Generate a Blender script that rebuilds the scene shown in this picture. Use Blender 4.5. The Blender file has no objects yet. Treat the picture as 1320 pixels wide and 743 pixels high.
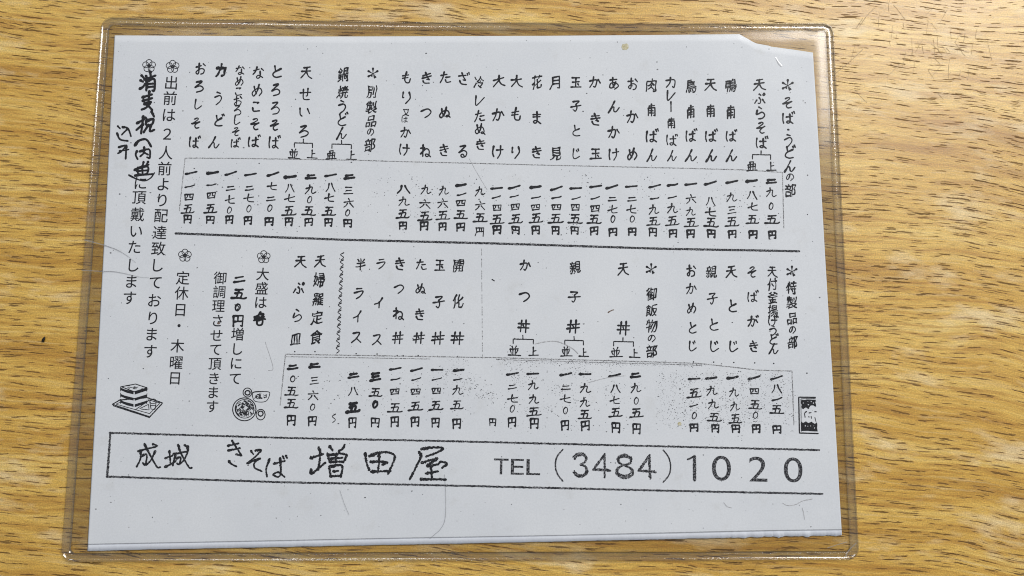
import bpy, bmesh, math, random
import numpy as np
from mathutils import Vector, Matrix, noise
random.seed(7)
S = bpy.context.scene
COL = S.collection

# ------------------------------------------------------------------ camera
CAM = Vector((0.013997, -0.040016, 0.299299))
cam_data = bpy.data.cameras.new('camera')
cam = bpy.data.objects.new('camera', cam_data); COL.objects.link(cam)
R = Matrix(((0.99988, -0.00410, -0.01500), (0.00227, 0.99275, -0.12019), (0.01538, 0.12014, 0.99264)))
cam.matrix_world = Matrix.Translation(CAM) @ R.to_4x4()
cam_data.sensor_width = 36; cam_data.lens = 36 * 950 / 1320
cam_data.clip_start = 0.01; cam_data.clip_end = 50
S.camera = cam

# ------------------------------------------------------------------ light
world = bpy.data.worlds.new('World'); S.world = world; world.use_nodes = True
bg = world.node_tree.nodes['Background']
bg.inputs[0].default_value = (0.86, 0.91, 1.0, 1); bg.inputs[1].default_value = 0.40

def area(name, loc, target, sx, sy, power, color):
    l = bpy.data.lights.new(name, 'AREA'); l.shape = 'RECTANGLE'; l.size = sx; l.size_y = sy
    l.energy = power; l.color = color
    o = bpy.data.objects.new(name, l); COL.objects.link(o); o.location = loc
    o.rotation_euler = (Vector(target) - Vector(loc)).to_track_quat('-Z', 'Y').to_euler()
    return o
area('window_light', (1.25, 1.20, 1.55), (0, 0, 0), 0.85, 0.75, 45, (1.0, 0.98, 0.95))
area('ceiling_lamp', (-0.55, 1.5, 1.6), (0, 0, 0), 0.9, 0.25, 10, (0.95, 0.97, 1.0))

S.view_settings.view_transform = 'Standard'; S.view_settings.look = 'None'
S.view_settings.gamma = 1; S.view_settings.exposure = 0.0
S.render.film_transparent = False
S.cycles.max_bounces = 12; S.cycles.transparent_max_bounces = 24
S.cycles.caustics_reflective = False; S.cycles.caustics_refractive = False
S.cycles.use_denoising = True; S.cycles.filter_width = 1.05

# ------------------------------------------------------------------ measuring
# survey of the sheet: photograph measurements (1320 x 743) -> millimetre-true points of the table plane
SV = ((0.0003291557851, 3.2013563e-06, -0.1992091256), (1.4244009e-06, -0.00033233534649, 0.11860202954),
      (-1.69335997e-05, 0.00013223617021, 1.0))
def at(u, v, z=0.0):
    a = [r[0]*u + r[1]*v + r[2] for r in SV]
    p = Vector((a[0]/a[2], a[1]/a[2], 0))
    q = CAM + (p - CAM) * (1 - z / CAM.z)
    return q.x, q.y
MM = 0.001
def paper_z(x, y):
    n = noise.noise(Vector((x*11, y*13, 3.1))) * 0.38 + noise.noise(Vector((x*30, y*34, 9.7))) * 0.05
    return (0.58 + n) * MM
PZ = 0.58 * MM
def film_z(x, y):
    return paper_z(x, y) + (0.26 + 0.10 * noise.noise(Vector((x*17+5, y*19, 1.3)))) * MM

# ------------------------------------------------------------------ materials
class N:
    def __init__(s, name):
        s.m = bpy.data.materials.new(name); s.m.use_nodes = True
        s.t = s.m.node_tree; s.t.nodes.clear(); s.out = s.n('ShaderNodeOutputMaterial')
    def n(s, typ, **kw):
        x = s.t.nodes.new(typ)
        for k, v in kw.items():
            if k.startswith('i_'):
                k = k[2:]; k = int(k) if k.isdigit() else k.replace('_', ' ')
                x.inputs[k].default_value = v
            else: setattr(x, k, v)
        return x
    def l(s, a, b): s.t.links.new(a, b)
    def math(s, op, a, b=None, c=None, clamp=False):
        x = s.n('ShaderNodeMath', operation=op, use_clamp=clamp)
        for i, v in enumerate((a, b, c)):
            if v is None: continue
            if isinstance(v, (int, float)): x.inputs[i].default_value = v
            else: s.l(v, x.inputs[i])
        return x.outputs[0]
    def ramp(s, fac, stops):
        x = s.n('ShaderNodeValToRGB'); e = x.color_ramp.elements
        while len(e) < len(stops): e.new(0.5)
        for el, (p, c) in zip(e, stops): el.position = p; el.color = (*c, 1) if len(c) == 3 else c
        s.l(fac, x.inputs[0]); return x.outputs[0]
    def mix(s, fac, a, b, blend='MIX'):
        x = s.n('ShaderNodeMix', data_type='RGBA', blend_type=blend)
        for i, v in ((0, fac), (6, a), (7, b)):
            if isinstance(v, (int, float)): x.inputs[i].default_value = v
            elif isinstance(v, tuple): x.inputs[i].default_value = (*v, 1)
            else: s.l(v, x.inputs[i])
        return x.outputs[2]
    def fresnel(s, ior, normal=None):
        # Schlick reflectance, the same from both sides of a thin sheet
        g_ = s.n('ShaderNodeNewGeometry'); d = s.n('ShaderNodeVectorMath', operation='DOT_PRODUCT')
        s.l(g_.outputs['Incoming'], d.inputs[0]); s.l(normal or g_.outputs['Normal'], d.inputs[1])
        c = s.math('ABSOLUTE', d.outputs['Value']); f0 = ((ior-1)/(ior+1))**2
        return s.math('MULTIPLY_ADD', s.math('POWER', s.math('SUBTRACT', 1, c, clamp=True), 5), 1-f0, f0)
    def noise(s, vec, scale, detail=2, rough=0.5):
        x = s.n('ShaderNodeTexNoise'); x.inputs['Scale'].default_value = scale
        x.inputs['Detail'].default_value = detail; x.inputs['Roughness'].default_value = rough
        s.l(vec, x.inputs['Vector']); return x.outputs['Fac']

def wood():
    k = N('pale_oak_laminate')
    tc = k.n('ShaderNodeTexCoord').outputs['Object']
    sp = k.n('ShaderNodeSeparateXYZ'); k.l(tc, sp.inputs[0]); X, Y = sp.outputs[0], sp.outputs[1]
    big = k.noise(tc, 5.5, 2, .5); mid = k.noise(tc, 22, 2, .5)
    # grain flow: lines run left-right, sinking to the right, wandering
    yy = k.math('ADD', Y, k.math('MULTIPLY', X, 0.075))
    yy = k.math('ADD', yy, k.math('MULTIPLY', k.math('SUBTRACT', big, .5), 0.026))
    yy = k.math('ADD', yy, k.math('MULTIPLY', k.math('SUBTRACT', mid, .5), 0.0040))
    jit = k.noise(tc, 420, 2, .6)
    yj = k.math('ADD', yy, k.math('MULTIPLY', k.math('SUBTRACT', jit, .5), 0.00075))
    def vec(sx, sy, yv, off=0.0):
        c = k.n('ShaderNodeCombineXYZ')
        k.l(k.math('MULTIPLY_ADD', X, sx, off), c.inputs[0]); k.l(k.math('MULTIPLY_ADD', yv, sy, off*1.7), c.inputs[1])
        return c.outputs[0]
    band = k.noise(vec(7, 95, yy), 1, 4, .6)
    streak = k.noise(vec(22, 520, yj, 3), 1, 3, .62)
    fibre = k.noise(vec(180, 3200, yy, 9), 1, 2, .6)
    blot = k.noise(vec(26, 75, yy, 6), 1, 4, .62)
    spk = k.noise(tc, 1900, 1, .5)
    base = k.ramp(band, [(.28, (.36, .175, .020)), (.43, (.55, .318, .052)), (.57, (.64, .405, .085)), (.74, (.74, .53, .165))])
    base = k.mix(k.math('MULTIPLY', k.ramp(streak, [(.36, (1,)*3), (.52, (0,)*3)]), .62), base, (.36, .165, .022))
    base = k.mix(k.math('MULTIPLY', k.ramp(streak, [(.55, (0,)*3), (.74, (1,)*3)]), .55), base, (.60, .45, .225))
    base = k.mix(k.math('MULTIPLY', k.ramp(blot, [(.54, (0,)*3), (.70, (1,)*3)]), .60), base, (.74, .60, .36))
    base = k.mix(.62, base, k.ramp(fibre, [(.25, (.58,)*3), (.7, (1.28,)*3)]), 'MULTIPLY')
    base = k.mix(.50, base, k.ramp(spk, [(.3, (.55,)*3), (.7, (1.3,)*3)]), 'MULTIPLY')
    dark = None; halo = None
    rough = k.math('SUBTRACT', k.noise(vec(330, 1500, yy, 4), 1, 2, .6), .5)
    # open pores: short dashes scattered row by row along the grain
    for pitch, cell, off, thick, keep in ((.00190, .0150, 2.3, .105, .48), (.00270, .0230, 7.9, .09, .42), (.00115, .0075, 5.1, .12, .24), (.00230, .0110, 11.7, .095, .28)):
        yr = k.math('MULTIPLY_ADD', yy, 1/pitch, off*3.3)
        row = k.math('FLOOR', yr); fy = k.math('SUBTRACT', k.math('FRACT', yr), .5)
        w1 = k.n('ShaderNodeTexWhiteNoise'); w1.noise_dimensions = '1D'; k.l(k.math('ADD', row, off), w1.inputs['W'])
        xr = k.math('MULTIPLY_ADD', w1.outputs['Value'], 13.7, k.math('MULTIPLY', X, 1/cell))
        ix = k.math('FLOOR', xr); fx = k.math('SUBTRACT', k.math('FRACT', xr), .5)
        cc = k.n('ShaderNodeCombineXYZ'); k.l(ix, cc.inputs[0]); k.l(row, cc.inputs[1]); cc.inputs[2].default_value = off
        w2 = k.n('ShaderNodeTexWhiteNoise'); w2.noise_dimensions = '3D'; k.l(cc.outputs[0], w2.inputs['Vector'])
        sc = k.n('ShaderNodeSeparateColor'); k.l(w2.outputs['Color'], sc.inputs[0]); ra, rb, rc = sc.outputs[0], sc.outputs[1], sc.outputs[2]
        dx = k.math('DIVIDE', k.math('SUBTRACT', fx, k.math('MULTIPLY_ADD', rb, .3, -.15)), k.math('MULTIPLY_ADD', ra, .24, .15))
        yo = k.math('ADD', fy, k.math('MULTIPLY', k.math('SUBTRACT', rc, .5), .55))
        yo = k.math('ADD', yo, k.math('MULTIPLY', rough, .34))
        yo = k.math('ADD', yo, k.math('MULTIPLY', fx, k.math('MULTIPLY', k.math('SUBTRACT', rb, .5), .5)))
        dy = k.math('DIVIDE', yo, k.math('MULTIPLY_ADD', rc, thick*.7, thick*.55))
        rr = k.math('ADD', k.math('POWER', k.math('ABSOLUTE', dx), 3), k.math('MULTIPLY', dy, dy))
        clus = k.noise(vec(9, 42, yy, off+4), 1, 2, .5)
        on = k.math('GREATER_THAN', k.math('ADD', k.math('MULTIPLY', k.math('SUBTRACT', clus, .5), .9), keep), w2.outputs['Value'])
        d = k.math('MULTIPLY', k.math('SUBTRACT', 1, rr, clamp=True), 5, clamp=True)
        dh = k.math('SUBTRACT', 1, k.math('MULTIPLY', rr, .16), clamp=True)
        d = k.math('MULTIPLY', k.math('MULTIPLY', d, on), k.math('MULTIPLY_ADD', ra, .4, .65), clamp=True)
        dark = d if dark is None else k.math('MAXIMUM', dark, d)
        dh = k.math('MULTIPLY', dh, on); halo = dh if halo is None else k.math('MAXIMUM', halo, dh)
    br = k.noise(vec(300, 1500, yy, 1), 1, 2, .6)
    dark = k.math('MULTIPLY', dark, k.ramp(br, [(.26, (.2,)*3), (.38, (1,)*3)]))
    base = k.mix(k.math('MULTIPLY', halo, .42, clamp=True), base, (.30, .145, .032))
    col = k.mix(k.math('MULTIPLY', dark, .95), base, (.040, .017, .005))
    b = k.n('ShaderNodeBsdfPrincipled'); k.l(col, b.inputs['Base Color'])
    k.l(k.math('ADD', k.math('MULTIPLY_ADD', blot, .16, .33), k.math('MULTIPLY', dark, .3)), b.inputs['Roughness'])
    k.l(k.math('MULTIPLY_ADD', dark, -.45, .60), b.inputs['Specular IOR Level'])
    bp = k.n('ShaderNodeBump'); bp.inputs['Strength'].default_value = .42; bp.inputs['Distance'].default_value = .00018
    hgt = k.math('SUBTRACT', k.math('MULTIPLY_ADD', fibre, .35, k.math('MULTIPLY', spk, .35)), dark)
    k.l(hgt, bp.inputs['Height']); k.l(bp.outputs[0], b.inputs['Normal'])
    k.l(b.outputs[0], k.out.inputs[0]); return k.m

def paper_mat():
    k = N('copy_paper'); tc = k.n('ShaderNodeTexCoord').outputs['Object']
    a = k.noise(tc, 26, 4, .6); f = k.noise(tc, 1500, 2, .6); c = k.noise(tc, 75, 4, .65)
    col = k.ramp(a, [(.3, (.735, .755, .80)), (.7, (.80, .815, .85))])
    col = k.mix(k.math('MULTIPLY', k.ramp(c, [(.60, (0,)*3), (.74, (1,)*3)]), .28), col, (.60, .59, .57))
    col = k.mix(.12, col, k.ramp(f, [(.3, (.6,)*3), (.7, (1.2,)*3)]), 'MULTIPLY')
    b = k.n('ShaderNodeBsdfPrincipled'); k.l(col, b.inputs['Base Color']); b.inputs['Roughness'].default_value = .75
    b.inputs['Specular IOR Level'].default_value = .25
    bp = k.n('ShaderNodeBump'); bp.inputs['Strength'].default_value = .16; bp.inputs['Distance'].default_value = .0002
    k.l(k.math('ADD', k.math('MULTIPLY', f, .35), k.math('MULTIPLY', c, 2.2)), bp.inputs['Height']); k.l(bp.outputs[0], b.inputs['Normal'])
    k.l(b.outputs[0], k.out.inputs[0]); return k.m

def ink(name, lo, hi, cut=.5, scale=1700, width=.2):
    k = N(name); tc = k.n('ShaderNodeTexCoord').outputs['Object']
    f = k.noise(tc, scale, 2, .6)
    col = k.ramp(f, [(cut, lo), (cut + width, hi)])
    b = k.n('ShaderNodeBsdfPrincipled'); k.l(col, b.inputs['Base Color']); b.inputs['Roughness'].default_value = .6
    b.inputs['Specular IOR Level'].default_value = .2
    k.l(b.outputs[0], k.out.inputs[0]); return k.m

def film_mat(name, tint, rough, gloss, bump=.0, dirt=0.0):
    k = N(name); tc = k.n('ShaderNodeTexCoord').outputs['Object']
    tr = k.n('ShaderNodeBsdfTransparent'); tr.inputs[0].default_value = (*tint, 1)
    gl = k.n('ShaderNodeBsdfGlossy'); gl.inputs['Roughness'].default_value = rough
    gl.inputs['Color'].default_value = (1, 1, 1, 1)
    nrm = None
    if bump:
        bp = k.n('ShaderNodeBump'); bp.inputs['Strength'].default_value = bump; bp.inputs['Distance'].default_value = .0004
        h = k.math('ADD', k.noise(tc, 60, 3, .5), k.math('MULTIPLY', k.noise(tc, 700, 2, .5), .06))
        k.l(h, bp.inputs['Height']); k.l(bp.outputs[0], gl.inputs['Normal']); nrm = bp.outputs[0]
    fac = k.math('MULTIPLY', k.fresnel(1.46, nrm), gloss, clamp=True)
    mx = k.n('ShaderNodeMixShader'); k.l(fac, mx.inputs[0]); k.l(tr.outputs[0], mx.inputs[1]); k.l(gl.outputs[0], mx.inputs[2])
    k.l(mx.outputs[0], k.out.inputs[0]); return k.m

def rim_mat():
    k = N('welded_clear_plastic'); tc = k.n('ShaderNodeTexCoord').outputs['Object']
    bp = k.n('ShaderNodeBump'); bp.inputs['Strength'].default_value = .35; bp.inputs['Distance'].default_value = .0002
    k.l(k.noise(tc, 900, 3, .6), bp.inputs['Height'])
    tr = k.n('ShaderNodeBsdfTransparent'); tr.inputs[0].default_value = (.992, .985, .968, 1)
    rf = k.n('ShaderNodeBsdfRefraction'); rf.inputs['IOR'].default_value = 1.3; rf.inputs['Roughness'].default_value = .06
    rf.inputs[0].default_value = (.98, .97, .95, 1); k.l(bp.outputs[0], rf.inputs['Normal'])
    m1 = k.n('ShaderNodeMixShader'); m1.inputs[0].default_value = .14; k.l(tr.outputs[0], m1.inputs[1]); k.l(rf.outputs[0], m1.inputs[2])
    gl = k.n('ShaderNodeBsdfGlossy'); gl.inputs['Roughness'].default_value = .12; k.l(bp.outputs[0], gl.inputs['Normal'])
    m2 = k.n('ShaderNodeMixShader'); k.l(k.math('MULTIPLY', k.fresnel(1.5, bp.outputs[0]), 1.9, clamp=True), m2.inputs[0])
    k.l(m1.outputs[0], m2.inputs[1]); k.l(gl.outputs[0], m2.inputs[2])
    k.l(m2.outputs[0], k.out.inputs[0]); return k.m

M_WOOD = wood(); M_PAPER = paper_mat()
M_INK = ink('toner_black', (.008, .008, .011), (.035, .035, .042), .5)
M_BRUSH = ink('toner_black_rough', (.008, .008, .011), (.20, .20, .22), .60, 2100, .10)
M_RULE = ink('toner_black_worn', (.012, .012, .016), (.26, .26, .28), .50, 1900, .12)
M_GREY = ink('toner_grey_grain', (.16, .16, .17), (.62, .62, .64), .47, 2600, .1)
M_SPECK = ink('toner_speck', (.07, .07, .08), (.45, .45, .47), .42, 300, .2)
M_MARK = ink('marker_black', (.008, .008, .010), (.02, .02, .024), .5)
M_YELL = ink('grease_spot', (.50, .44, .25), (.70, .66, .50), .4, 900)
M_BROWN = ink('brown_fleck', (.12, .07, .045), (.30, .22, .18), .45, 1200)
M_FAINT = ink('faint_grey', (.42, .42, .44), (.66, .66, .68), .45, 900)
M_CRUMB = ink('burnt_crumb', (.010, .008, .006), (.03, .02, .012), .5, 2000)
M_FILM = film_mat('clear_front_film', (.895, .895, .885), .17, .80, .20)
M_BACK = film_mat('clear_back_film', (.85, .825, .785), .15, .7, .10)
M_RIM = rim_mat()
M_CRACK = film_mat('stressed_plastic', (.50, .50, .51), .30, 1.0)
M_BRIGHT = film_mat('stressed_plastic_edge', (.80, .80, .80), .30, 9.0)

# ------------------------------------------------------------------ object helpers
def link(name, me, mat=None, parent=None, smooth=False):
    o = bpy.data.objects.new(name, me); COL.objects.link(o)
    if mat: me.materials.append(mat)
    if parent: o.parent = parent
    if smooth:
        for p in me.polygons: p.use_smooth = True
    return o
def mesh(name, v, f, mat, parent=None, smooth=False):
    me = bpy.data.meshes.new(name); me.from_pydata(v, [], f); me.update()
    return link(name, me, mat, parent, smooth)
def describe(o, label=None, cat=None, group=None, kind=None):
    for k_, v_ in (('label', label), ('category', cat), ('group', group), ('kind', kind)):
        if v_: o[k_] = v_
    return o

# ------------------------------------------------------------------ table
v, f = [], []
hx, hy, th = .62, .42, .024
bm = bmesh.new(); bmesh.ops.create_cube(bm, size=1)
for q in bm.verts: q.co = Vector((q.co.x*2*hx, q.co.y*2*hy, (q.co.z-.5)*th))
bmesh.ops.bevel(bm, geom=[e for e in bm.edges], offset=.003, segments=2, affect='EDGES')
me = bpy.data.meshes.new('tabletop'); bm.to_mesh(me); bm.free()
table = describe(link('tabletop', me, M_WOOD), kind='structure')

# ------------------------------------------------------------------ menu sheet
def lerp_table(tab, x):
    if x <= tab[0][0]: return tab[0][1]
    for (a, b), (c, d) in zip(tab, tab[1:]):
        if x <= c: return b + (d-b) * (x-a) / (c-a)
    return tab[-1][1]
TOPE = [(148, 46), (400, 47), (700, 46.5), (953, 44.2), (962, 49.2), (970, 53.8), (975, 56.2), (992, 59.3), (993.5, 60.2), (1020, 63.8), (1048, 68)]
BOTE = [(113, 710.5), (200, 708.3), (400, 704.5), (600, 700.6), (800, 696.3), (960, 693.0), (1085.5, 690.5)]
def bot(u):
    y = lerp_table(BOTE, u)
    y += .5 * noise.noise(Vector((u*.05, 1, 0))) + .35*noise.noise(Vector((u*.35, 2, 0)))
    r = max(0, min(1, (u-880)/90))
    y += r * (2.2 * noise.noise(Vector((u*.11, 5, 0))) + 1.0 * noise.noise(Vector((u*.42, 6, 0))))
    return y
NX, NY = 620, 70
v, f = [], []
us = sorted(set([i/NX for i in range(NX+1)]))
for j in range(NY+1):
    t = j/NY
    for i in range(NX+1):
        s = i/NX
        ut, ub = 148 + 900*s, 113 + 972.5*s
        vt, vb = lerp_table(TOPE, ut), bot(ub)
        u = ut + (ub-ut)*t; w = vt + (vb-vt)*t
        x, y = at(u, w, PZ); v.append((x, y, paper_z(x, y)))
for j in range(NY):
    for i in range(NX):
        a = j*(NX+1)+i; f.append((a, a+NX+1, a+NX+2, a+1))
sheet = mesh('menu_sheet', v, f, M_PAPER, smooth=True)
so = sheet.modifiers.new('thickness', 'SOLIDIFY'); so.thickness = .00011; so.offset = -1
describe(sheet, 'white photocopied Japanese noodle menu sheet with a cut corner, inside the clear sleeve', 'menu')

INK = .045 * MM
def on_paper(u, w, lift=0.0):
    x, y = at(u, w, PZ); return (x, y, paper_z(x, y) + INK + lift)

# brush strokes: ribbons in photograph measure
def smooth_path(pts, step=1.0, curved=True):
    pts = [Vector((p[0], p[1])) for p in pts]
    out = []
    n = len(pts)
    for i in range(n-1):
        p1, p2 = pts[i], pts[i+1]
        p0 = pts[i-1] if i else p1*2-p2; p3 = pts[i+2] if i+2 < n else p2*2-p1
        k = max(2, int((p2-p1).length/step))
        for j in range(k):
            t = j/k
            if curved:
                q = .5*((2*p1) + (p2-p0)*t + (2*p0-5*p1+4*p2-p3)*t*t + (-p0+3*p1-3*p2+p3)*t**3)
            else: q = p1.lerp(p2, t)
            out.append(q)
    out.append(pts[-1]); return out
def ribbon(V, F, path, width, prof=None, rag=.12, lift=0.0, conv=on_paper, seed=0.0):
    n = len(path)
    if n < 2: return
    base = len(V); L = []
    d = 0
    for i in range(n):
        if i: d += (path[i]-path[i-1]).length
        L.append(d)
    tot = max(d, 1e-6)
    rows = []
    def row(c, nrm, w, l):
        a = noise.noise(Vector((l*.9, seed, 1.5))) * rag; b = noise.noise(Vector((l*.9, seed, 8.5))) * rag
        rows.append((c + nrm*w*(.5+a), c - nrm*w*(.5+b)))
    for i in range(n):
        tg = path[min(i+1, n-1)] - path[max(i-1, 0)]
        if tg.length < 1e-9: tg = Vector((1, 0))
        tg.normalize(); nrm = Vector((-tg.y, tg.x)); t = L[i]/tot
        w = width * (prof(t) if prof else 1)
        if i == 0:
            row(path[0]-tg*w*.42, nrm, w*.45, -1)
        row(path[i], nrm, w, L[i])
        if i == n-1: row(path[i]+tg*w*.42, nrm, w*.45, L[i]+1)
    for a, b in rows:
        V.append(conv(a.x, a.y, lift)); V.append(conv(b.x, b.y, lift))
    for i in range(len(rows)-1):
        q = base+2*i; F.append((q, q+1, q+3, q+2))
BR = lambda t: 1.05 - .45*t + .25*math.sin(t*math.pi)*0 if t < .9 else .62
def brush(t): return .82 + .30*math.exp(-((t-.08)/.12)**2) + .12*math.exp(-((t-.92)/.1)**2) - .18*t

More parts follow.
